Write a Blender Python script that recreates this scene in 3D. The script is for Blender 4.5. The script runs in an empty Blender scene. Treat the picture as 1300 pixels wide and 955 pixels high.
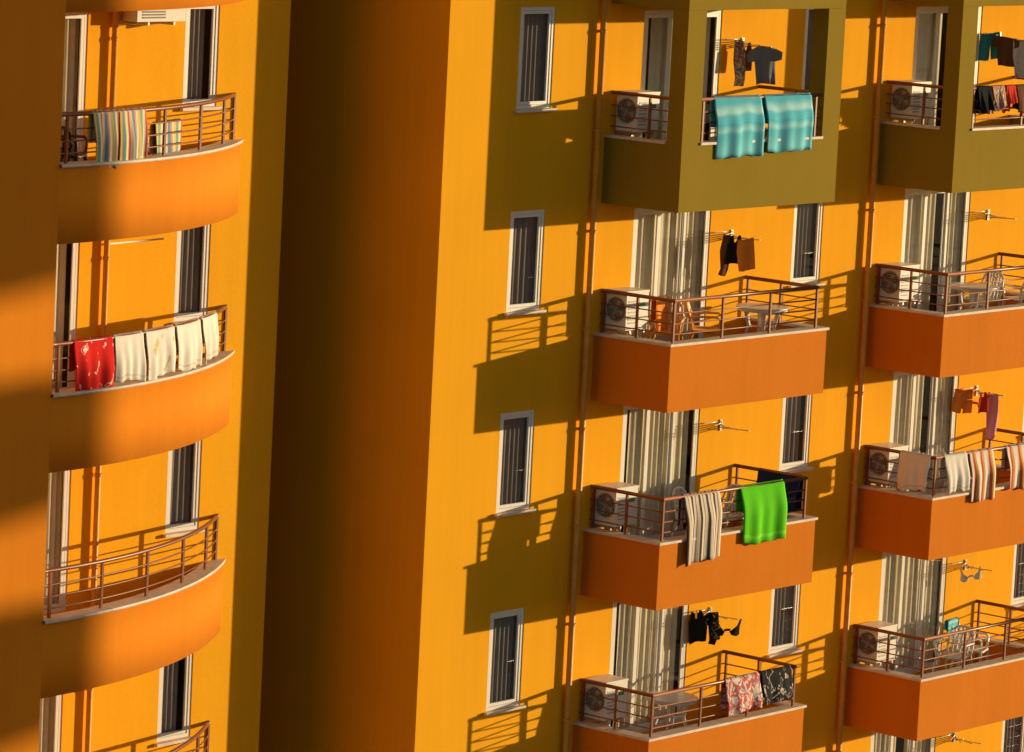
import bpy, math, random
from mathutils import Vector, Matrix
random.seed(7)
ZOOM=None
D=bpy.data; SC=bpy.context.scene
# ------------------------------------------------------------------ helpers
class MB:
    def __init__(s): s.v=[];s.f=[];s.m=[];s.sm=[];s.uv=[];s.mats=[]
    def mi(s,mat):
        if mat not in s.mats: s.mats.append(mat)
        return s.mats.index(mat)
    def face(s,pts,mat,smooth=False,uv=None):
        n=len(s.v); s.v+= [tuple(p) for p in pts]; s.f.append(list(range(n,n+len(pts)))); s.m.append(s.mi(mat)); s.sm.append(smooth); s.uv.append(uv or [(0,0)]*len(pts))
    def idx(s,pts): n=len(s.v); s.v+=[tuple(p) for p in pts]; return n
    def fi(s,ids,mat,smooth=False,uv=None):
        s.f.append(list(ids)); s.m.append(s.mi(mat)); s.sm.append(smooth); s.uv.append(uv or [(0,0)]*len(ids))
    def box(s,x0,x1,y0,y1,z0,z1,mat):
        n=s.idx([(x0,y0,z0),(x1,y0,z0),(x1,y1,z0),(x0,y1,z0),(x0,y0,z1),(x1,y0,z1),(x1,y1,z1),(x0,y1,z1)])
        for q in [(0,3,2,1),(4,5,6,7),(0,1,5,4),(1,2,6,5),(2,3,7,6),(3,0,4,7)]: s.fi([n+i for i in q],mat)
    def tube(s,pts,r,mat,n=8,closed=False,sx=1.0):
        pts=[Vector(p) for p in pts]; rings=[]
        for i,p in enumerate(pts):
            if i==0: t=pts[1]-pts[0]
            elif i==len(pts)-1: t=pts[-1]-pts[-2]
            else: t=(pts[i+1]-pts[i]).normalized()+(pts[i]-pts[i-1]).normalized()
            t.normalize()
            up=Vector((0,0,1)) if abs(t.z)<.95 else Vector((1,0,0))
            a=t.cross(up).normalized(); b=a.cross(t).normalized()
            rr=r[i] if isinstance(r,(list,tuple)) else r
            rings.append(s.idx([p+a*rr*sx*math.cos(k*2*math.pi/n)+b*rr*math.sin(k*2*math.pi/n) for k in range(n)]))
        for i in range(len(rings)-1):
            for k in range(n):
                k2=(k+1)%n
                s.fi([rings[i]+k,rings[i]+k2,rings[i+1]+k2,rings[i+1]+k],mat,True)
        s.fi([rings[0]+k for k in range(n)],mat); s.fi([rings[-1]+k for k in reversed(range(n))],mat)
    def disc(s,c,ax,r,mat,n=24):
        c=Vector(c);ax=Vector(ax).normalized();up=Vector((0,0,1)) if abs(ax.z)<.9 else Vector((1,0,0))
        a=ax.cross(up).normalized();b=a.cross(ax)
        s.face([c+a*r*math.cos(k*2*math.pi/n)+b*r*math.sin(k*2*math.pi/n) for k in range(n)],mat)
    def mesh(s,name):
        me=D.meshes.new(name); me.from_pydata(s.v,[],s.f)
        for m in s.mats: me.materials.append(m)
        me.polygons.foreach_set('material_index',s.m); me.polygons.foreach_set('use_smooth',s.sm)
        ul=me.uv_layers.new(name='UVMap'); flat=[c for u in s.uv for p in u for c in p]
        ul.data.foreach_set('uv',flat); me.update(); return me
    def obj(s,name,parent=None,bevel=0,loc=None,rot=0):
        return place(s.mesh(name),name,parent,bevel,loc,rot)
def place(me,name,parent=None,bevel=0,loc=None,rot=0):
    o=D.objects.new(name,me); SC.collection.objects.link(o)
    if parent: o.parent=parent
    if loc: o.location=loc
    if rot: o.rotation_euler=(0,0,rot)
    if bevel:
        b=o.modifiers.new('bevel','BEVEL'); b.width=bevel; b.segments=2; b.limit_method='ANGLE'
    return o
def empty(name,loc=(0,0,0),rot=0):
    o=D.objects.new(name,None); SC.collection.objects.link(o); o.location=loc; o.rotation_euler=(0,0,rot); return o

# ------------------------------------------------------------------ materials
def base(name,rough=.8):
    m=D.materials.new(name); m.use_nodes=True; nt=m.node_tree; b=nt.nodes['Principled BSDF']; b.inputs['Roughness'].default_value=rough
    return m,nt,b
def N(nt,t,**k):
    n=nt.nodes.new(t)
    for a,v in k.items(): setattr(n,a,v)
    return n
def stucco(name,c,var=.10,bump=.12,streak=.06):
    m,nt,b=base(name,.92); L=nt.links
    b.inputs['Specular IOR Level'].default_value=.15
    tc=N(nt,'ShaderNodeTexCoord')
    n1=N(nt,'ShaderNodeTexNoise'); n1.inputs['Scale'].default_value=.55; n1.inputs['Detail'].default_value=6; L.new(tc.outputs['Object'],n1.inputs['Vector'])
    mp=N(nt,'ShaderNodeMapping'); mp.inputs['Scale'].default_value=(5,5,.22); L.new(tc.outputs['Object'],mp.inputs['Vector'])
    n2=N(nt,'ShaderNodeTexNoise'); n2.inputs['Scale'].default_value=1.0; n2.inputs['Detail'].default_value=5; L.new(mp.outputs[0],n2.inputs['Vector'])
    n3=N(nt,'ShaderNodeTexNoise'); n3.inputs['Scale'].default_value=45; n3.inputs['Detail'].default_value=4; L.new(tc.outputs['Object'],n3.inputs['Vector'])
    def mr(src,lo,hi):
        r=N(nt,'ShaderNodeMapRange'); r.inputs['From Min'].default_value=.3; r.inputs['From Max'].default_value=.7; r.inputs['To Min'].default_value=lo; r.inputs['To Max'].default_value=hi
        L.new(src,r.inputs['Value']); return r.outputs[0]
    a=mr(n1.outputs['Fac'],1-var,1+var*.4); s=mr(n2.outputs['Fac'],1-streak,1.0); g=mr(n3.outputs['Fac'],.95,1.04)
    x=N(nt,'ShaderNodeMath',operation='MULTIPLY'); L.new(a,x.inputs[0]); L.new(s,x.inputs[1])
    y=N(nt,'ShaderNodeMath',operation='MULTIPLY'); L.new(x.outputs[0],y.inputs[0]); L.new(g,y.inputs[1])
    vm=N(nt,'ShaderNodeVectorMath',operation='SCALE'); vm.inputs[0].default_value=c[:3]; L.new(y.outputs[0],vm.inputs['Scale'])
    L.new(vm.outputs[0],b.inputs['Base Color'])
    bp=N(nt,'ShaderNodeBump'); bp.inputs['Strength'].default_value=bump; bp.inputs['Distance'].default_value=.01
    L.new(n3.outputs['Fac'],bp.inputs['Height']); L.new(bp.outputs[0],b.inputs['Normal'])
    return m
def plain(name,c,rough=.6,var=.08,scale=12,metal=0):
    m,nt,b=base(name,rough); L=nt.links; b.inputs['Metallic'].default_value=metal
    tc=N(nt,'ShaderNodeTexCoord'); n1=N(nt,'ShaderNodeTexNoise'); n1.inputs['Scale'].default_value=scale; n1.inputs['Detail'].default_value=5
    L.new(tc.outputs['Object'],n1.inputs['Vector'])
    r=N(nt,'ShaderNodeMapRange'); r.inputs['From Min'].default_value=.3; r.inputs['From Max'].default_value=.7; r.inputs['To Min'].default_value=1-var; r.inputs['To Max'].default_value=1+var*.3
    L.new(n1.outputs['Fac'],r.inputs['Value'])
    vm=N(nt,'ShaderNodeVectorMath',operation='SCALE'); vm.inputs[0].default_value=c[:3]; L.new(r.outputs[0],vm.inputs['Scale']); L.new(vm.outputs[0],b.inputs['Base Color'])
    return m
def cloth(name,cols,axis='u',rep=1,soft=False,blotch=None):
    """striped / patterned fabric from UV; cols = list of (pos,colour)"""
    m,nt,b=base(name,.95); L=nt.links; b.inputs['Specular IOR Level'].default_value=.1
    uv=N(nt,'ShaderNodeUVMap'); sp=N(nt,'ShaderNodeSeparateXYZ'); L.new(uv.outputs[0],sp.inputs[0])
    if blotch:
        n=N(nt,'ShaderNodeTexNoise'); n.inputs['Scale'].default_value=blotch; n.inputs['Detail'].default_value=2; n.inputs['Distortion'].default_value=1.0
        L.new(uv.outputs[0],n.inputs['Vector']); fac=n.outputs['Fac']
    else:
        k=N(nt,'ShaderNodeMath',operation='MULTIPLY'); k.inputs[1].default_value=rep; L.new(sp.outputs[0 if axis=='u' else 1],k.inputs[0])
        fr=N(nt,'ShaderNodeMath',operation='FRACT'); L.new(k.outputs[0],fr.inputs[0]); fac=fr.outputs[0]
    cr=N(nt,'ShaderNodeValToRGB'); cr.color_ramp.interpolation='EASE' if soft else 'CONSTANT'
    e=cr.color_ramp.elements
    while len(e)>1: e.remove(e[-1])
    e[0].position=cols[0][0]; e[0].color=(*cols[0][1],1)
    for p,c in cols[1:]:
        q=e.new(p); q.color=(*c,1)
    L.new(fac,cr.inputs[0]); L.new(cr.outputs[0],b.inputs['Base Color'])
    n3=N(nt,'ShaderNodeTexNoise'); n3.inputs['Scale'].default_value=60; bp=N(nt,'ShaderNodeBump'); bp.inputs['Strength'].default_value=.3; bp.inputs['Distance'].default_value=.01
    tc=N(nt,'ShaderNodeTexCoord'); L.new(tc.outputs['Object'],n3.inputs['Vector']); L.new(n3.outputs['Fac'],bp.inputs['Height']); L.new(bp.outputs[0],b.inputs['Normal'])
    return m
def glassmat():
    m=D.materials.new('window_glass'); m.use_nodes=True; nt=m.node_tree; nt.nodes.clear(); L=nt.links
    o=N(nt,'ShaderNodeOutputMaterial'); mx=N(nt,'ShaderNodeMixShader'); t=N(nt,'ShaderNodeBsdfTransparent'); g=N(nt,'ShaderNodeBsdfGlossy')
    lw=N(nt,'ShaderNodeLayerWeight'); lw.inputs[0].default_value=.5
    pw=N(nt,'ShaderNodeMath',operation='POWER'); pw.inputs[1].default_value=4; L.new(lw.outputs['Facing'],pw.inputs[0])
    ma=N(nt,'ShaderNodeMath',operation='MULTIPLY_ADD'); ma.inputs[1].default_value=.8; ma.inputs[2].default_value=.07; L.new(pw.outputs[0],ma.inputs[0])
    t.inputs[0].default_value=(.95,.96,.95,1); g.inputs['Roughness'].default_value=.02
    L.new(ma.outputs[0],mx.inputs[0]); L.new(t.outputs[0],mx.inputs[1]); L.new(g.outputs[0],mx.inputs[2]); L.new(mx.outputs[0],o.inputs[0]); return m
def sheer(name,c):
    m=plain(name,c,.95,.10,4); nt=m.node_tree; L=nt.links; b=nt.nodes['Principled BSDF']; o=[n for n in nt.nodes if n.type=='OUTPUT_MATERIAL'][0]
    t=N(nt,'ShaderNodeBsdfTranslucent'); mx=N(nt,'ShaderNodeMixShader'); mx.inputs[0].default_value=.12
    vm=[n for n in nt.nodes if n.type=='VECT_MATH'][0]; L.new(vm.outputs[0],t.inputs[0]); L.new(b.outputs[0],mx.inputs[1]); L.new(t.outputs[0],mx.inputs[2]); L.new(mx.outputs[0],o.inputs[0]); return m

YEL=stucco('yellow_stucco',(.985,.455,.009),.05)
ORG=stucco('orange_stucco',(.74,.22,.010),.06)
OLV=stucco('olive_stucco',(.31,.215,.018),.06)
PIER=stucco('orange_pier_stucco',(.84,.27,.012),.06)
SIDE=stucco('gap_shade_stucco',(.45,.20,.03),.06)  # dark brown puts extra shade for the gap into the wall colour
CAP=plain('marble_cap',(.76,.67,.56),.6,.2,5)
TILE=plain('balcony_floor_tile',(.45,.38,.30),.6,.15,6)
RAIL=plain('brown_railing_paint',(.26,.075,.025),.4,.15,20)
PVC=plain('white_pvc',(.82,.80,.77),.35,.04)
GLASS=glassmat()
CURT=sheer('cream_curtain',(.88,.80,.62))
GCURT=sheer('grey_curtain',(.27,.24,.23))
DARK=plain('room_dark',(.035,.03,.028),.9)
PIPE=plain('drainpipe_paint',(.72,.34,.03),.5,.15,6)
ACW=plain('ac_casing',(.80,.78,.72),.45,.06,8)
ACG=plain('ac_grille_dark',(.10,.10,.10),.5)
ACS=plain('ac_grille_grey',(.42,.41,.39),.5)
GRN=plain('ac_green_label',(.02,.30,.12),.4)
STEEL=plain('steel',(.55,.52,.48),.35,.1,20,.6)
WPL=plain('white_plastic',(.80,.78,.74),.35,.05)
OPL=plain('orange_plastic',(.90,.40,.05),.35,.05)
DPL=plain('dark_plastic',(.05,.04,.035),.4,.05)
ROOF=plain('roof_grey',(.3,.28,.26),.9,.2,2)

ZF=lambda k:12.35+(k-4)*3.05
FL=range(0,9)
# ------------------------------------------------------------------ facade pieces
def wall_holes(mb,x0,x1,z0,z1,y,holes,mat,rev=.14):
    xs=sorted({x0,x1,*[h[0] for h in holes],*[h[1] for h in holes]}); zs=sorted({z0,z1,*[h[2] for h in holes],*[h[3] for h in holes]})
    for i in range(len(xs)-1):
        for j in range(len(zs)-1):
            cx=(xs[i]+xs[i+1])/2; cz=(zs[j]+zs[j+1])/2
            if any(h[0]<cx<h[1] and h[2]<cz<h[3] for h in holes): continue
            mb.face([(xs[i],y,zs[j]),(xs[i+1],y,zs[j]),(xs[i+1],y,zs[j+1]),(xs[i],y,zs[j+1])],mat)
    for a,b,c,d in holes:
        mb.face([(a,y,c),(a,y,d),(a,y+rev,d),(a,y+rev,c)],mat); mb.face([(b,y,c),(b,y+rev,c),(b,y+rev,d),(b,y,d)],mat)
        mb.face([(a,y,d),(b,y,d),(b,y+rev,d),(a,y+rev,d)],mat); mb.face([(a,y,c),(a,y+rev,c),(b,y+rev,c),(b,y,c)],mat)
def curtain(mb,a,b,c,d,y,mat,amp=.03,per=.14):
    n=max(4,int((b-a)/.02)); ph=random.random()*6
    row=[]
    for i in range(n+1):
        x=a+(b-a)*i/n; yy=y+amp*math.sin(ph+x*2*math.pi/per+1.3*math.sin(x*5+ph))
        row.append((x,yy))
    n0=mb.idx([(x,yy,c) for x,yy in row]+[(x,y+(yy-y)*.7,d) for x,yy in row])
    for i in range(n): mb.fi([n0+i,n0+i+1,n0+n+2+i,n0+n+1+i],mat,True)
def frame(mb,a,b,c,d,y0,y1,w,mat):
    mb.box(a,a+w,y0,y1,c,d,mat); mb.box(b-w,b,y0,y1,c,d,mat); mb.box(a+w,b-w,y0,y1,c,c+w,mat); mb.box(a+w,b-w,y0,y1,d-w,d,mat)
def window(mb,a,b,c,d,y,kind='small'):
    frame(mb,a+.002,b-.002,c+.002,d-.002,y+.012,y+.065,.055,PVC)
    ia,ib,ic,id_=a+.057,b-.057,c+.057,d-.057
    if kind=='small':
        frame(mb,ia+.004,ib-.004,ic+.004,id_-.004,y+.022,y+.060,.045,PVC)
        mb.face([(ia+.04,y+.05,ic+.04),(ib-.04,y+.05,ic+.04),(ib-.04,y+.05,id_-.04),(ia+.04,y+.05,id_-.04)],GLASS)
        g=random.random()
        curtain(mb,ia,ib-(.12 if g>.6 else 0),ic,id_,y+.11,GCURT,.022,.11)
        mb.box(a-.06,b+.06,y-.075,y-.003,c-.045,c-.002,CAP)
    else:
        n=3; w=(ib-ia)/n
        for i in range(n):
            p=ia+i*w; q=p+w; yy=y+.014+(.026 if i==1 else 0)
            frame(mb,p+.003,q-.003,ic+.003,id_-.003,yy,yy+.025,.055,PVC)
            mb.face([(p+.05,yy+.012,ic+.05),(q-.05,yy+.012,ic+.05),(q-.05,yy+.012,id_-.05),(p+.05,yy+.012,id_-.05)],GLASS)
        g=random.choice([0,1,1,1,3])
        m=ia+w*random.uniform(1.3,1.9)
        if g==0: curtain(mb,ia,ib,ic,id_,y+.115,CURT,.022,.16)
        elif g==1: curtain(mb,ia,m,ic,id_,y+.115,CURT,.022,.15); curtain(mb,m+.22,ib,ic,id_,y+.115,CURT,.022,.12)
        else: curtain(mb,ia+.25,ib-.1,ic,id_,y+.115,CURT,.022,.15)
    mb.face([(a-.1,y+.37,c-.1),(b+.1,y+.37,c-.1),(b+.1,y+.37,d+.1),(a-.1,y+.37,d+.1)],DARK)

PB=[.13,.29,.45]; RT=.645
def balcony(par,X,k):
    f=ZF(k); x0,x1=X,X+3.99; yo=-1.5; t=.16; boxed=k>=5; M=OLV if boxed else ORG
    mb=MB(); zb,zt=f-.61,f+.40
    mb.box(x0,x1,yo,yo+t,zb,zt,M); mb.box(x0,x0+t,yo+t,-.003,zb,zt,M); mb.box(x1-t,x1,yo+t,-.003,zb,zt,M)
    mb.box(x0+t+.003,x1-t-.003,yo+t+.003,-.004,f-.2,f,TILE)
    if boxed:
        zt2=ZF(k+1)-.61
        mb.box(x0,x0+.44,yo,yo+.30,zt,zt2-.002,M); mb.box(x1-.44,x1,yo,yo+.30,zt,zt2-.002,M)
        mb.box(x0+.443,x1-.443,yo-.03,yo+t+.03,zt+.002,zt+.04,CAP)
        mb.box(x0-.03,x0+t+.03,yo+.303,-.004,zt+.002,zt+.04,CAP); mb.box(x1-t-.03,x1+.03,yo+.303,-.004,zt+.002,zt+.04,CAP)
    else:
        mb.box(x0-.03,x1+.03,yo-.03,yo+t+.05,zt+.002,zt+.042,CAP)
        mb.box(x0-.03,x0+t+.05,yo+t+.052,-.004,zt+.002,zt+.042,CAP); mb.box(x1-t-.05,x1+.03,yo+t+.052,-.004,zt+.002,zt+.042,CAP)
    mb.obj('balcony_parapet',par)
    r=MB(); zc=zt+.04; ry=-1.43; rx0,rx1=x0+.13,x1-.22
    def post(x,y): r.box(x-.018,x+.018,y-.018,y+.018,zc,zc+RT-.03,RAIL)
    if boxed:
        a,b=x0+.44,x1-.44
        for h in PB: r.tube([(a,ry,zc+h),(b,ry,zc+h)],.011,RAIL,6)
        r.tube([(a,ry,zc+RT),(b,ry,zc+RT)],.028,RAIL,8)
        for x in (a+.12,(a+b)/2,b-.12): post(x,ry)
        for sx in (rx0,rx1+.08):
            for h in PB: r.tube([(sx,yo+.3,zc+h),(sx,0,zc+h)],.011,RAIL,6)
            r.tube([(sx,yo+.3,zc+RT),(sx,0,zc+RT)],.028,RAIL,8); post(sx,-.75)
    else:
        pth=lambda z:[(rx0,0,z),(rx0,ry,z),(rx1,ry,z),(rx1,0,z)]
        for h in PB:
            p=pth(zc+h)
            for i in range(3): r.tube([p[i],p[i+1]],.011,RAIL,6)
        p=pth(zc+RT)
        for i in range(3):
            a,b=Vector(p[i]),Vector(p[i+1]); dd=(b-a).normalized()*.02
            r.tube([a-(dd if i else dd*0),b+(dd if i<2 else dd*0)],.03,RAIL,8)
        for x in (rx0,rx0+(rx1-rx0)/3,rx0+(rx1-rx0)*2/3,rx1): post(x,ry)
        for x in (rx0,rx1): post(x,-.72); post(x,-.06)
    r.obj('balcony_railing',par)

# ------------------------------------------------------------------ main block
main=empty('apartment_building')
mb=MB(); PER=7.23; XE=27.0; H=ZF(8)+3.05
holes=[];wins=[]
for c in range(-0,4):
    for k in FL:
        xw=2.0+c*7.1; f=ZF(k)
        if xw<XE-1: wins.append((xw-.4,xw+.4,f+.88,f+2.40,'small'))
        xb=3.72+c*PER
        if c<3: wins.append((xb+.83,xb+2.78,f+.03,f+2.32,'door'))
wall_holes(mb,0,XE,0,H,0,[w[:4] for w in wins],YEL)
mb.face([(0,0,0),(0,0,H),(0,14,H),(0,14,0)],YEL); mb.face([(XE,0,0),(XE,14,0),(XE,14,H),(XE,0,H)],YEL)
mb.box(.03,XE-.03,.42,14,0,H-.01,DARK)
mb.box(-.05,XE+.05,-.06,.2,H,H+.9,YEL); mb.box(-.05,.2,.2,14,H,H+.9,YEL); mb.box(XE-.2,XE+.05,.2,14,H,H+.9,YEL); mb.box(.2,XE-.2,.2,14,H,H+.1,ROOF)
mb.face([(0,14.01,0),(0,14.01,H),(XE,14.01,H),(XE,14.01,0)],YEL)
mb.box(-1.85,-.003,4.2,4.5,0,H,SIDE)  # added link wall, out of view, blocks light from behind the gap
mb.obj('walls',main)
wm=MB()
for w in wins: window(wm,*w[:4],0,w[4])
wm.obj('windows',main)
for c in range(3):
    for k in range(1,9): balcony(main,3.72+c*PER,k)
pm=MB()
for c in range(3):
    x=3.45+c*PER+ (.05 if c else 0)
    pm.tube([(x,-.085,.2),(x,-.085,H)],.05,PIPE,10)
    for k in FL:
        for z in (ZF(k)+.5,ZF(k)+2.0): pm.tube([(x,-.085,z),(x,-.085,z+.05)],.062,PIPE,10); pm.box(x-.015,x+.015,-.05,0,z,z+.04,PIPE)
pm.obj('drainpipes',main)

# ------------------------------------------------------------------ left block with curved balconies
left=empty('apartment_building')
YL=1.41; XR=-1.88; XP=-8.1; YP=-.4; R=8.66; XA=-18
lw=MB(); lwins=[]
for k in FL:
    f=ZF(k); lwins.append((-4.02,-3.34,f+.93,f+2.42,'small')); lwins.append((-8.0,-5.92,f+.03,f+2.32,'door'))
wall_holes(lw,XP+.0,XR,0,H,YL,[w[:4] for w in lwins],YEL)
lw.face([(XR,YL,0),(XR,14,0),(XR,14,H),(XR,YL,H)],SIDE)  # unseen gap face, coloured dark to cut bounced light
lw.face([(XA,YP,0),(XP,YP,0),(XP,YP,H),(XA,YP,H)],PIER)
lw.face([(XP,YP,0),(XP,YL,0),(XP,YL,H),(XP,YP,H)],YEL)
lw.face([(XA,YP,0),(XA,YP,H),(XA,14,H),(XA,14,0)],PIER)
lw.box(XP,XR-.03,YL+.42,14,0,H-.01,DARK); lw.box(XA+.03,XP-.03,YP+.03,14,0,H-.01,DARK)
lw.box(XP+.02,XR+.04,YL-.05,YL+.2,H,H+.9,YEL); lw.box(XR-.2,XR+.04,YL+.2,14,H,H+.9,YEL); lw.box(XA,XP+.02,YP-.05,YP+.2,H,H+.9,PIER)
lw.box(XA,XR-.2,YL+.2,14,H,H+.1,ROOF)
lw.obj('walls',left)
lm=MB()
for w in lwins: window(lm,*w[:4],YL,w[4])
lm.obj('windows',left)
def arc(d,n=40,th0=0,th1=None):
    th1=th1 if th1 is not None else math.acos((R-(YL-YP))/R)
    return [(XP+(R-d)*math.sin(th0+(th1-th0)*i/n), YP+R-(R-d)*math.cos(th0+(th1-th0)*i/n)) for i in range(n+1)]
def ringwall(mb,d0,d1,z0,z1,mat):
    A=arc(d0);B=arc(d1);n=len(A)
    i0=mb.idx([(x,y,z0) for x,y in A]+[(x,y,z1) for x,y in A]+[(x,y,z0) for x,y in B]+[(x,y,z1) for x,y in B])
    for i in range(n-1):
        mb.fi([i0+i,i0+i+1,i0+n+i+1,i0+n+i],mat,True); mb.fi([i0+2*n+i+1,i0+2*n+i,i0+3*n+i,i0+3*n+i+1],mat,True)
        mb.fi([i0+n+i,i0+n+i+1,i0+3*n+i+1,i0+3*n+i],mat); mb.fi([i0+i+1,i0+i,i0+2*n+i,i0+2*n+i+1],mat)
def railpt(s_x,d=.10):
    th=math.asin((s_x-XP)/(R-d)); return (XP+(R-d)*math.sin(th),YP+R-(R-d)*math.cos(th)),(math.sin(th),-math.cos(th))
for k in range(1,9):
    f=ZF(k); zb,zt=f-.61,f+.40
    b=MB(); ringwall(b,0,.16,zb,zt,PIER); ringwall(b,-.035,.24,zt+.002,zt+.045,CAP)
    A=arc(.162)
    for i in range(len(A)-1):
        (x0,y0),(x1,y1)=A[i],A[i+1]
        if y0>=YL: break
        b.face([(x0,y0,f),(x1,y1,f),(x1,YL,f),(x0,YL,f)],TILE); b.face([(x0,y0,f-.2),(x0,YL,f-.2),(x1,YL,f-.2),(x1,y1,f-.2)],PIER)
    b.obj('balcony_parapet',left)
    r=MB(); zc=zt+.045
    P=[p for p in arc(.10) if p[1]<YL]
    for h in PB: r.tube([(x,y,zc+h) for x,y in P],.011,RAIL,6)
    r.tube([(x,y,zc+RT) for x,y in P],.03,RAIL,8)
    for x in (-7.9,-6.85,-5.75,-4.65,-3.65,-2.98):
        (px,py),_=railpt(x); r.box(px-.018,px+.018,py-.018,py+.018,zc,zc+RT-.02,RAIL)
    r.obj('balcony_railing',left)
pm=MB(); pm.tube([(-5.47,YL-.07,.2),(-5.47,YL-.07,H)],.042,PIPE,10)
for k in FL:
    f=ZF(k)
    pm.tube([(-5.40,YL-.05,f+2.12),(-4.35,YL-.05,f+2.14)],.014,ACW,6)
    for z in (f+.6,f+1.9): pm.tube([(-5.47,YL-.07,z),(-5.47,YL-.07,z+.05)],.053,PIPE,10)
pm.obj('drainpipes',left)

# ------------------------------------------------------------------ neighbouring block (outside the view; shades the left pier)
sx,sy=.8764,-.4815
neigh=empty('apartment_building',(0,0,0),0)
def Q(q,l,z): return (.4815*q+sx*l,.8764*q+sy*l,z)
nb=MB()
def qbox(q0,q1,l0,l1,z0,z1,mat):
    n=nb.idx([Q(q0,l0,z0),Q(q1,l0,z0),Q(q1,l1,z0),Q(q0,l1,z0),Q(q0,l0,z1),Q(q1,l0,z1),Q(q1,l1,z1),Q(q0,l1,z1)])
    for q in [(0,1,2,3),(4,7,6,5),(0,4,5,1),(1,5,6,2),(2,6,7,3),(3,7,4,0)]: nb.fi([n+i for i in q],mat)
qbox(-24,-5.0,46,60,0,30,ORG)
for k in range(-1,6):
    z0=17.25+(k-2)*3.05; n=24; hb=2.5 if k==3 else 1.3  # one band made taller so its shadow darkens more of the pier
    pts=[(-5.0+1.35*math.sin(math.pi*i/n),53-3.6*math.cos(math.pi*i/n)) for i in range(n+1)]
    i0=nb.idx([Q(q,l,z0) for q,l in pts]+[Q(q,l,z0+hb) for q,l in pts])
    for i in range(n): nb.fi([i0+i,i0+i+1,i0+n+2+i,i0+n+1+i],ORG,True)
    nb.fi([i0+i for i in range(n+1)],ORG); nb.fi([i0+n+1+i for i in range(n+1)],CAP)
    for q in (-21,-17,-13,-9): qbox(q,q+1.2,45.95,45.99,z0+1.6,z0+3.0,GCURT)
nb.obj('walls',neigh)

# ------------------------------------------------------------------ ground
GR=plain('ground_soil',(.20,.16,.10),.95,.3,.3); g=MB(); g.face([(-1500,-1500,0),(1500,-1500,0),(1500,1500,0),(-1500,1500,0)],GR); g.obj('ground')
PV=plain('paving',(.32,.29,.25),.9,.2,1); g=MB(); g.box(-30,40,-9,-.6,.004,.12,PV); g.obj('pavement')
AS=plain('asphalt',(.05,.05,.05),.9,.2,3); g=MB(); g.face([(-200,-17,.008),(200,-17,.008),(200,-9.1,.008),(-200,-9.1,.008)],AS); g.obj('road')

# ------------------------------------------------------------------ air conditioners
def ac_mesh(long=False):
    m=MB(); w,dp,h=.54,.40,.60
    m.box(0,w,-dp,0,0,h,ACW)
    m.disc((-.003,-dp/2,h*.52),(-1,0,0),.185,ACG,28)
    for rr in (.05,.09,.13,.17,.195):
        m.tube([(-.014,-dp/2+rr*math.cos(a*math.pi/14),h*.52+rr*math.sin(a*math.pi/14)) for a in range(29)],.0045,ACS,4)
    for a in range(8):
        t=a*math.pi/8; m.tube([(-.018,-dp/2-.19*math.cos(t),h*.52-.19*math.sin(t)),(-.018,-dp/2+.19*math.cos(t),h*.52+.19*math.sin(t))],.004,ACS,4)
    for i in range(4):
        t=i*math.pi/2+.4
        m.face([(-.008,-dp/2+.03*math.cos(t),h*.52+.03*math.sin(t)),(-.008,-dp/2+.15*math.cos(t-.3),h*.52+.15*math.sin(t-.3)),(-.008,-dp/2+.16*math.cos(t+.3),h*.52+.16*math.sin(t+.3))],ACS)
    for i in range(7): m.box(.05,.24,-dp-.006,-dp-.001,.10+i*.055,.125+i*.055,ACS)
    m.box(.32,.46,-dp-.006,-dp-.001,.36,.42,GRN)
    m.box(-.006,w+.006,-dp-.008,.004,h-.03,h+.006,ACW)
    for x in (.08,w-.12):
        m.box(x,x+.04,-dp-.02,.06,-.05,-.002,STEEL); m.box(x,x+.04,.02,.06,-.35,-.052,STEEL)
    m.tube([(w,-.1,.12),(w+.08,-.08,.1),(w+.12,.03,-.05),(w+.12,.06,-.4)],.02,ACW,8)
    return m.mesh('air_conditioner')
ACM=ac_mesh()
for c in range(3):
    for k in range(1,9): place(ACM,'air_conditioner',None,.006,(3.81+c*PER+.08,-.07,ZF(k)+.51))
m=MB(); zz=ZF(5)+.34; m.box(-5.3,-4.35,YL-.32,YL-.03,zz+1.83,zz+2.26,ACW)
for i in range(8): m.box(-5.2,-4.75,YL-.33,YL-.321,zz+1.88+i*.04,zz+1.9+i*.04,ACG)
m.box(-5.1,-5.06,YL-.33,YL-.003,zz+1.78,zz+1.827,STEEL); m.box(-4.6,-4.56,YL-.33,YL-.003,zz+1.78,zz+1.827,STEEL)
m.obj('air_conditioner',None,.008)

# ------------------------------------------------------------------ fabrics
white=cloth('white_towel',[(0,(.82,.78,.72)),(.92,(.70,.62,.55)),(.95,(.82,.78,.72))],'v',1)
white2=cloth('white_print_towel',[(0,(.80,.76,.70)),(.62,(.75,.45,.22)),(.70,(.8,.75,.68))],blotch=5)
red=cloth('red_towel',[(0,(.70,.025,.02)),(.63,(.85,.70,.62)),(.67,(.70,.03,.02))],blotch=6)
turq=cloth('turquoise_towel',[(0,(.10,.52,.68)),(.12,(.30,.70,.80)),(.2,(.12,.54,.70)),(.5,(.20,.64,.76)),(.62,(.10,.50,.66)),(.8,(.40,.76,.84)),(.88,(.12,.56,.72))],'v',1.6,True)
green=cloth('green_towel',[(0,(.13,.66,.02)),(.9,(.20,.75,.05)),(.94,(.12,.60,.02))],'v',1)
navy=cloth('navy_towel',[(0,(.02,.03,.10)),(.8,(.05,.07,.2)),(.85,(.02,.03,.10))],'v',1)
strip=cloth('striped_towel',[(0,(.10,.07,.06)),(.28,(.80,.72,.62)),(.55,(.45,.25,.15)),(.68,(.80,.72,.62))],'u',5)
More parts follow.
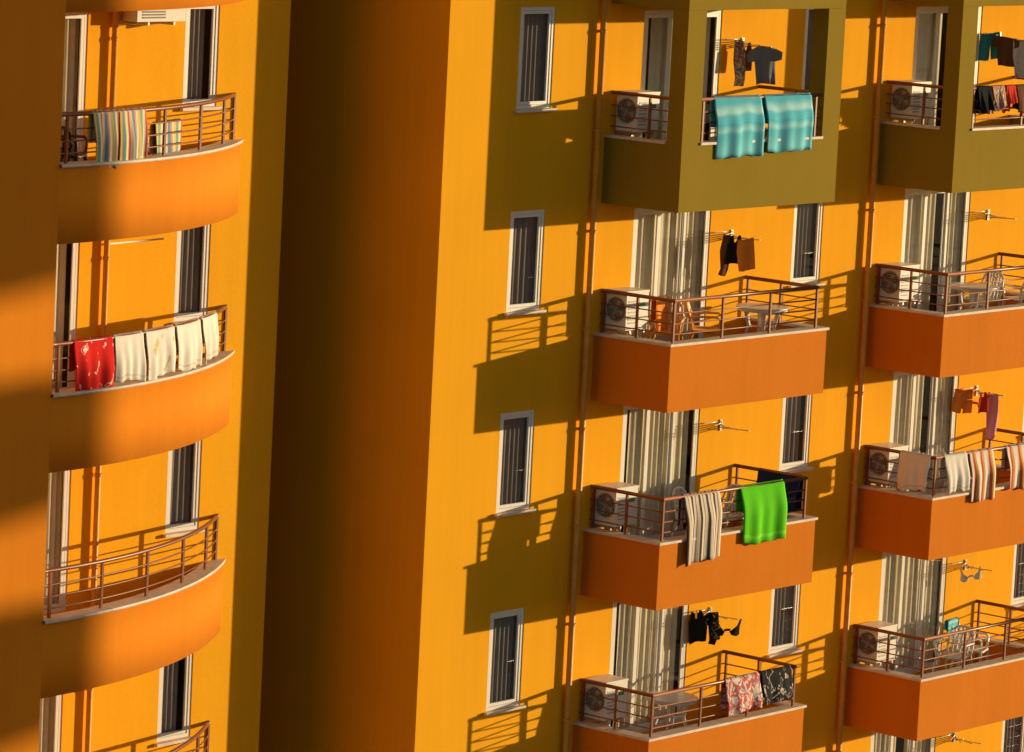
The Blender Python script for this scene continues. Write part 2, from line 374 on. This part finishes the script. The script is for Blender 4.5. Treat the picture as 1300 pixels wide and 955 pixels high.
pastel=cloth('pastel_striped_towel',[(0,(.75,.50,.20)),(.14,(.22,.42,.32)),(.28,(.80,.70,.50)),(.42,(.70,.14,.10)),(.52,(.80,.62,.45)),(.66,(.16,.32,.48)),(.8,(.78,.30,.20)),(.9,(.8,.70,.45))],'u',1.5)
redstr=cloth('red_striped_towel',[(0,(.80,.72,.65)),(.35,(.75,.12,.05)),(.55,(.80,.45,.15)),(.75,(.80,.72,.65))],'u',3)
pat=cloth('floral_cloth',[(0,(.80,.72,.68)),(.45,(.70,.12,.10)),(.55,(.20,.2,.22)),(.6,(.8,.72,.68))],blotch=8)
patb=cloth('dark_floral_cloth',[(0,(.03,.03,.035)),(.56,(.7,.6,.5)),(.60,(.03,.03,.035))],blotch=6)
black=cloth('black_fabric',[(0,(.02,.02,.022))]); grey=cloth('grey_blue_fabric',[(0,(.26,.27,.32))]); orange=cloth('orange_fabric',[(0,(.85,.28,.04))])
pink=cloth('pink_fabric',[(0,(.85,.35,.42))]); redf=cloth('red_fabric',[(0,(.70,.06,.03))]); brown=cloth('brown_fabric',[(0,(.16,.07,.04))]); teal=cloth('teal_fabric',[(0,(.04,.28,.34))])
multi=cloth('multicolour_fabric',[(0,(.75,.6,.2)),(.42,(.6,.1,.08)),(.5,(.1,.2,.4)),(.56,(.75,.6,.3))],blotch=7)

def drape(name,p0,p1,zt,front,back,out,mat,amp=.022,push=.085,seed=None):
    rnd=random.Random(seed if seed is not None else int(abs(p0[0]*131+p0[1]*57+zt*17)*10)%9999)
    p0=Vector((*p0,0));p1=Vector((*p1,0));o=Vector((*out,0)).normalized(); nu=30
    S=[-back+back*i/8 for i in range(8)]+[0]+[front*(i+1)/16 for i in range(16)]
    ph=[rnd.uniform(0,6) for _ in range(5)]; sk=rnd.uniform(-.07,.07)
    m=MB(); pts=[];uvs=[]
    for s in S:
        for i in range(nu+1):
            u=i/nu; w=math.sin(u*9+ph[0])*.6+math.sin(u*21+ph[1])*.4
            t=min(1,abs(s)/.45)
            pinch=1-.05*min(1,abs(s)/.7)*(1 if abs(s)>.01 else 0)
            pos=p0.lerp(p1,.5+(u-.5)*pinch)
            if s>0: off=.036+push*t*t*(3-2*t)+amp*(1.0+1.2*s)*w*t
            elif s<0: off=-.036-amp*.6*w*t
            else: off=0
            sag=.012*math.sin(u*7+ph[2]) + sk*(u-.5)*min(1,abs(s)*3)+.012*math.sin(u*15+ph[3])
            z=zt+.034-abs(s)+(sag if abs(s)>.1 else 0)
            pts.append(pos+o*off+Vector((0,0,z))); uvs.append((u,(s+back)/(front+back)))
    i0=m.idx(pts)
    for j in range(len(S)-1):
        for i in range(nu):
            q=[j*(nu+1)+i,j*(nu+1)+i+1,(j+1)*(nu+1)+i+1,(j+1)*(nu+1)+i]
            m.fi([i0+a for a in q],mat,True,[uvs[a] for a in q])
    o_=m.obj(name); sd=o_.modifiers.new('thick','SOLIDIFY'); sd.thickness=.008; return o_
def garment(name,top,wd,profile,mat,amp=.03,sc=1.0):
    """profile: list of strips; strip = list of (z, left, right)"""
    m=MB(); top=Vector(top); wd=Vector((*wd,0)).normalized(); nn=Vector((-wd.y,wd.x,0)); ph=random.uniform(0,6); tilt=random.uniform(-.12,.12)
    for strip_ in profile:
        nu=10; rows=[]
        for a in range(len(strip_)-1):
            for t in range(3):
                z,l,r=[strip_[a][i]+(strip_[a+1][i]-strip_[a][i])*t/3 for i in range(3)]; rows.append((z,l,r))
        rows.append(strip_[-1]); pts=[];uvs=[]
        for z,l,r in rows:
            z*=sc;l*=sc;r*=sc
            for i in range(nu+1):
                x=l+(r-l)*i/nu; off=amp*math.sin(x*28+ph+z*3)*(0.4+abs(z)); pts.append(top+wd*(x*(1-.15*z)+tilt*z)+nn*off+Vector((0,0,-z+.02*math.sin(x*11+ph)+tilt*x))); uvs.append((x*2,z*2))
        i0=m.idx(pts)
        for j in range(len(rows)-1):
            for i in range(nu):
                q=[j*(nu+1)+i,j*(nu+1)+i+1,(j+1)*(nu+1)+i+1,(j+1)*(nu+1)+i]; m.fi([i0+b for b in q],mat,True,[uvs[b] for b in q])
    o_=m.obj(name); sd=o_.modifiers.new('thick','SOLIDIFY'); sd.thickness=.012; return o_
TSH=[[(0,-.17,.17),(.40,-.18,.18),(.41,-.30,.30),(.56,-.33,.33),(.60,-.20,.20),(.64,-.09,.09)]]
TSU=[[(0,-.10,.10),(.03,-.22,.22),(.10,-.32,.32),(.22,-.30,.30),(.235,-.19,.19),(.62,-.19,.19)]]
SHO=[[(0,-.17,.17),(.18,-.19,.19),(.2,-.20,-.005),(.45,-.21,-.03)],[(.2,.005,.20),(.45,.03,.21)]]
TOP=[[(0,-.09,-.05),(.12,-.12,-.02),(.14,-.14,.14),(.5,-.15,.15)],[(0,.05,.09),(.12,.02,.12),(.14,0,.14)]]
LONG=[[(0,-.08,.08),(.3,-.11,.1),(.6,-.07,.09),(.72,-.10,.05)]]
TWL=[[(0,-.13,.13),(.2,-.15,.14),(.5,-.13,.15)]]
BIK=[[(0,-.18,-.16),(.1,-.17,-.13),(.2,-.19,-.04),(.24,-.15,-.07)],[(0,.16,.18),(.1,.13,.17),(.2,.04,.19),(.24,.07,.15)],[(.16,-.05,.05),(.19,-.05,.05)]]

# ------------------------------------------------------------------ clothes racks
RA=(-82,-64,-46,-26,-4)
def rack_mesh():
    m=MB(); m.box(-.03,.03,-.02,0,-.09,.09,STEEL)
    for i,a in enumerate(RA):
        t=math.radians(a); m.tube([(0,-.02,.06-.025*i),(.60*math.sin(t),-.05-.56*math.cos(t),.09-.025*i)],.009,STEEL,6)
    m.tube([(0,-.03,-.07),(0,-.2,.0)],.006,STEEL,6)
    return m.mesh('clothes_drying_rack')
RM=rack_mesh()
def rack(c,k,items=()):
    x=7.05+c*PER; z=ZF(k)+1.78
    place(RM,'clothes_drying_rack',None,0,(x,0,z))
    for nm,ai,dist,wa,prof,mat,sc in items:
        t=math.radians(RA[ai]); w_=math.radians(wa)
        garment(nm,(x+dist*math.sin(t),-.04-dist*math.cos(t),z+.075-.025*ai+.015*dist),(math.cos(w_),math.sin(w_)),prof,mat,sc=sc)
rack(0,5,[('tank_top',1,.42,-30,LONG,multi,1.0),('swim_shorts',2,.20,-50,TOP,brown,.9),('t_shirt',4,.42,-35,TSU,grey,.95)])
rack(0,4,[('sarong',1,.40,-40,LONG,brown,.9),('swimsuit',2,.38,-40,TOP,black,.9),('swim_shorts',3,.45,-40,TWL,orange,1.0)])
rack(0,3)
rack(0,2,[('tank_top',0,.50,-35,TOP,black,1.0),('swim_shorts',1,.30,-60,SHO,patb,1.0),('swimsuit',2,.30,-40,LONG,black,.7),('bikini_top',4,.38,-30,BIK,black,1.2)])
rack(1,5,[('swim_shorts',0,.42,-30,SHO,teal,1),('t_shirt',2,.36,-60,TSU,brown,.8),('bath_towel',4,.45,-30,TWL,white2,1.3)])
rack(1,4)
rack(1,3,[('swim_shorts',0,.55,-40,SHO,orange,.9),('swimsuit',1,.30,-50,BIK,redf,1.4),('tank_top',2,.50,-20,TOP,redf,.7),('t_shirt',4,.34,-35,LONG,pink,1.1)])
rack(1,2,[('bikini_top',2,.36,-40,BIK,white,1)])
for k in (1,6,7,8): rack(0,k); rack(1,k)
for k in range(1,9): rack(2,k)

# ------------------------------------------------------------------ towels on rails
RY=-1.43
def ftowel(name,x0,x1,k,front,mat,back=.45,**kw): return drape(name,(x0,RY),(x1,RY),ZF(k)+.44+RT,front,back,(0,-1),mat,**kw)
ftowel('beach_towel',4.50,5.68,5,.92,turq); ftowel('beach_towel',5.76,6.98,5,.88,turq)
ftowel('beach_towel',4.28,5.20,3,1.06,strip); ftowel('beach_towel',5.72,6.86,3,.92,green)
drape('beach_towel',(3.72+3.99-.22,-1.36),(3.72+3.99-.22,-.5),ZF(3)+.44+RT,.62,.62,(-1,0),navy)
ftowel('floral_sarong',5.62,6.50,2,.55,pat); ftowel('floral_sarong',6.55,7.35,2,.5,patb)
X2=3.72+PER
drape('bath_towel',(X2+.13,-.74),(X2+.13,-1.36),ZF(3)+.44+RT,.62,.5,(-1,0),white,push=.06)
ftowel('bath_towel',X2+.33,X2+.98,3,.62,white); ftowel('beach_towel',X2+1.05,X2+1.75,3,.85,redstr); ftowel('beach_towel',X2+2.15,X2+2.9,3,.75,redstr)
ftowel('dark_blanket',X2+.62,X2+1.0,5,.42,black,amp=.04); ftowel('sarong',X2+1.04,X2+1.4,5,.36,multi,amp=.04); ftowel('swim_shorts',X2+1.45,X2+1.72,5,.3,redf,amp=.04); ftowel('dark_blanket',X2+1.75,X2+2.6,5,.5,brown,amp=.04)
def ltowel(name,xa,xb,k,front,mat,dz=0,d=.10,**kw):
    (p,_),(q,_)=railpt(xa,d),railpt(xb,d); _,o=railpt((xa+xb)/2,d)
    return drape(name,p,q,ZF(k)+.445+RT+dz,front,.45,o,mat,**kw)
ltowel('beach_towel',-7.45,-6.93,5,.76,pastel,seed=3,push=.05); ltowel('beach_towel',-6.91,-6.30,5,.70,pastel,seed=5,push=.05); ltowel('beach_towel',-5.75,-4.95,5,.45,pastel,dz=-.25,d=.32,push=.02,seed=9)
ltowel('beach_towel',-7.66,-6.86,4,.70,red,push=.05); ltowel('bath_towel',-6.82,-6.16,4,.64,white,push=.05); ltowel('beach_towel',-6.10,-5.32,4,.66,white2,push=.05)
ltowel('bath_towel',-5.26,-4.46,4,.66,white,push=.05); ltowel('bath_towel',-4.38,-3.72,4,.62,white,push=.05)
# wall arm carrying the small towel beside the left door
m=MB(); m.tube([(-7.95,YL-.02,ZF(5)+1.76),(-7.75,.30,ZF(5)+1.76)],.01,STEEL,6); m.obj('clothes_drying_rack')
garment('bath_towel',(-7.78,.55,ZF(5)+1.76),(1,.2),[[(0,-.12,.12),(.55,-.13,.12)]],white)

# ------------------------------------------------------------------ furniture
def chair_mesh(mat):
    m=MB()
    ys=[-.22,-.12,0,.12,.21]; zs=[.445,.43,.42,.425,.44]
    for i in range(4):
        m.face([(-.22,ys[i],zs[i]),(.22,ys[i],zs[i]),(.22,ys[i+1],zs[i+1]),(-.22,ys[i+1],zs[i+1])],mat,True)
        m.face([(-.22,ys[i],zs[i]-.03),(-.22,ys[i+1],zs[i+1]-.03),(.22,ys[i+1],zs[i+1]-.03),(.22,ys[i],zs[i]-.03)],mat,True)
    m.tube([(-.22,.21,.43),(-.23,-.2,.43),(-.17,-.24,.42),(.17,-.24,.42),(.23,-.2,.43),(.22,.21,.43)],.02,mat)
    for sx_ in (-1,1):
        m.tube([(.22*sx_,-.21,.43),(.27*sx_,-.27,0)],[.03,.022],mat); m.tube([(.21*sx_,.20,.43),(.26*sx_,.30,0)],[.03,.022],mat)
        m.tube([(.235*sx_,-.21,.43),(.265*sx_,-.23,.62),(.28*sx_,-.17,.66),(.28*sx_,.05,.655),(.235*sx_,.25,.63)],.02,mat,8,sx=1.5)
    m.tube([(-.22,.21,.43),(-.235,.25,.62),(-.20,.31,.80),(-.11,.34,.87),(0,.345,.885),(.11,.34,.87),(.20,.31,.80),(.235,.25,.62),(.22,.21,.43)],.021,mat,8)
    for x in (-.14,-.07,0,.07,.14):
        m.tube([(x,.215,.44),(x*1.05,.262,.62),(x,.315,.80),(x*.9,.338,.868)],.022,mat,6,sx=.9)
    m.tube([(-.225,.245,.58),(0,.262,.585),(.225,.245,.58)],.018,mat,6)
    return m.mesh('plastic_chair')
def table_mesh(mat):
    m=MB(); n=28
    for z0,z1,r in ((.70,.725,.42),(.655,.699,.40)):
        a=m.idx([(r*math.cos(2*math.pi*i/n),r*math.sin(2*math.pi*i/n),z0) for i in range(n)]+[(r*math.cos(2*math.pi*i/n),r*math.sin(2*math.pi*i/n),z1) for i in range(n)])
        for i in range(n): j=(i+1)%n; m.fi([a+i,a+j,a+n+j,a+n+i],mat,True)
        m.fi([a+n+i for i in range(n)],mat); m.fi([a+i for i in reversed(range(n))],mat)
    for i in range(4):
        t=math.pi/4+i*math.pi/2; c,s=math.cos(t),math.sin(t)
        m.tube([(c*.26,s*.26,.67),(c*.20,s*.20,.4),(c*.34,s*.34,0)],[.04,.03,.025],mat)
    m.tube([(0,0,.68),(0,0,.38)],.03,mat); m.tube([(-.14,-.14,.4),(.14,.14,.4)],.02,mat); m.tube([(-.14,.14,.4),(.14,-.14,.4)],.02,mat)
    return m.mesh('plastic_table')
CW,CO,CD=chair_mesh(WPL),chair_mesh(OPL),chair_mesh(DPL); TW=table_mesh(WPL)
def chair(me,x,y,k,rot): place(me,'plastic_chair',None,0,(x,y,ZF(k)),math.radians(rot))
chair(CO,4.95,-.42,4,-60); chair(CO,5.75,-.60,4,35)
drape('beach_towel',(4.75,-.32),(5.15,-.22),ZF(4)+.90,.50,.35,(.3,-1),orange,push=.02)
place(TW,'plastic_table',None,0,(7.05,-.70,ZF(4)))
chair(CW,5.95,-.45,3,10); chair(CW,6.6,-.5,3,-90)
chair(CW,X2+2.55,-.5,4,-95); chair(CW,X2+3.3,-.85,4,160); place(TW,'plastic_table',None,0,(X2+1.95,-.75,ZF(4)))
chair(CW,X2+2.2,-.65,2,-80); chair(CW,X2+2.95,-.5,2,20); drape('beach_towel',(X2+2.5,-.25),(X2+2.9,-.2),ZF(2)+.90,.3,.2,(0,-1),turq,push=.02)
chair(CW,X2+2.3,-.5,3,40)
chair(CD,-7.5,.45,5,150); chair(CD,-6.9,.75,5,30); chair(CW,-5.35,.75,5,0); chair(CW,6.2,-.5,1,30)
place(TW,'plastic_table',None,0,(5.4,-.6,ZF(2)))

# ------------------------------------------------------------------ light, sky, camera
S=Vector((2.73,-1.50,.300)).normalized()
sun=D.lights.new('sun','SUN'); sun.energy=5.0; sun.angle=math.radians(.5); sun.color=(1,.76,.44)
so=D.objects.new('sun',sun); SC.collection.objects.link(so); so.rotation_euler=S.to_track_quat('Z','Y').to_euler()
w=D.worlds.new('World'); SC.world=w; w.use_nodes=True; nt=w.node_tree
sk=nt.nodes.new('ShaderNodeTexSky'); sk.sky_type='NISHITA'; sk.sun_disc=False
sk.sun_elevation=math.asin(S.z); sk.sun_rotation=math.atan2(S.x,S.y)
nt.links.new(sk.outputs[0],nt.nodes['Background'].inputs[0]); nt.nodes['Background'].inputs[1].default_value=.13
SC.view_settings.view_transform='Standard'; SC.view_settings.look='None'; SC.view_settings.exposure=0

p=math.asin(.13); az=math.radians(50); ro=math.radians(2.9)
F=Vector((math.sin(az)*math.cos(p),math.cos(az)*math.cos(p),-math.sin(p))); R0=Vector((math.cos(az),-math.sin(az),0)); U0=R0.cross(F)
Rr=R0*math.cos(ro)+U0*math.sin(ro); Uu=U0*math.cos(ro)-R0*math.sin(ro)
cd=D.cameras.new('camera'); co=D.objects.new('camera',cd); SC.collection.objects.link(co); SC.camera=co
M=Matrix((Rr,Uu,-F)).transposed().to_4x4(); M.translation=Vector((-47.59,-41.42,13.23+8.015)); co.matrix_world=M
cd.sensor_width=36; cd.lens=5500/1300*36; cd.shift_y=-45/1300; cd.clip_start=1; cd.clip_end=3000
if ZOOM:
    z,u,v=ZOOM; cd.lens*=z; cd.shift_x=(u-.5)*z; cd.shift_y=(-45/1300+(.5-v)*955/1300)*z
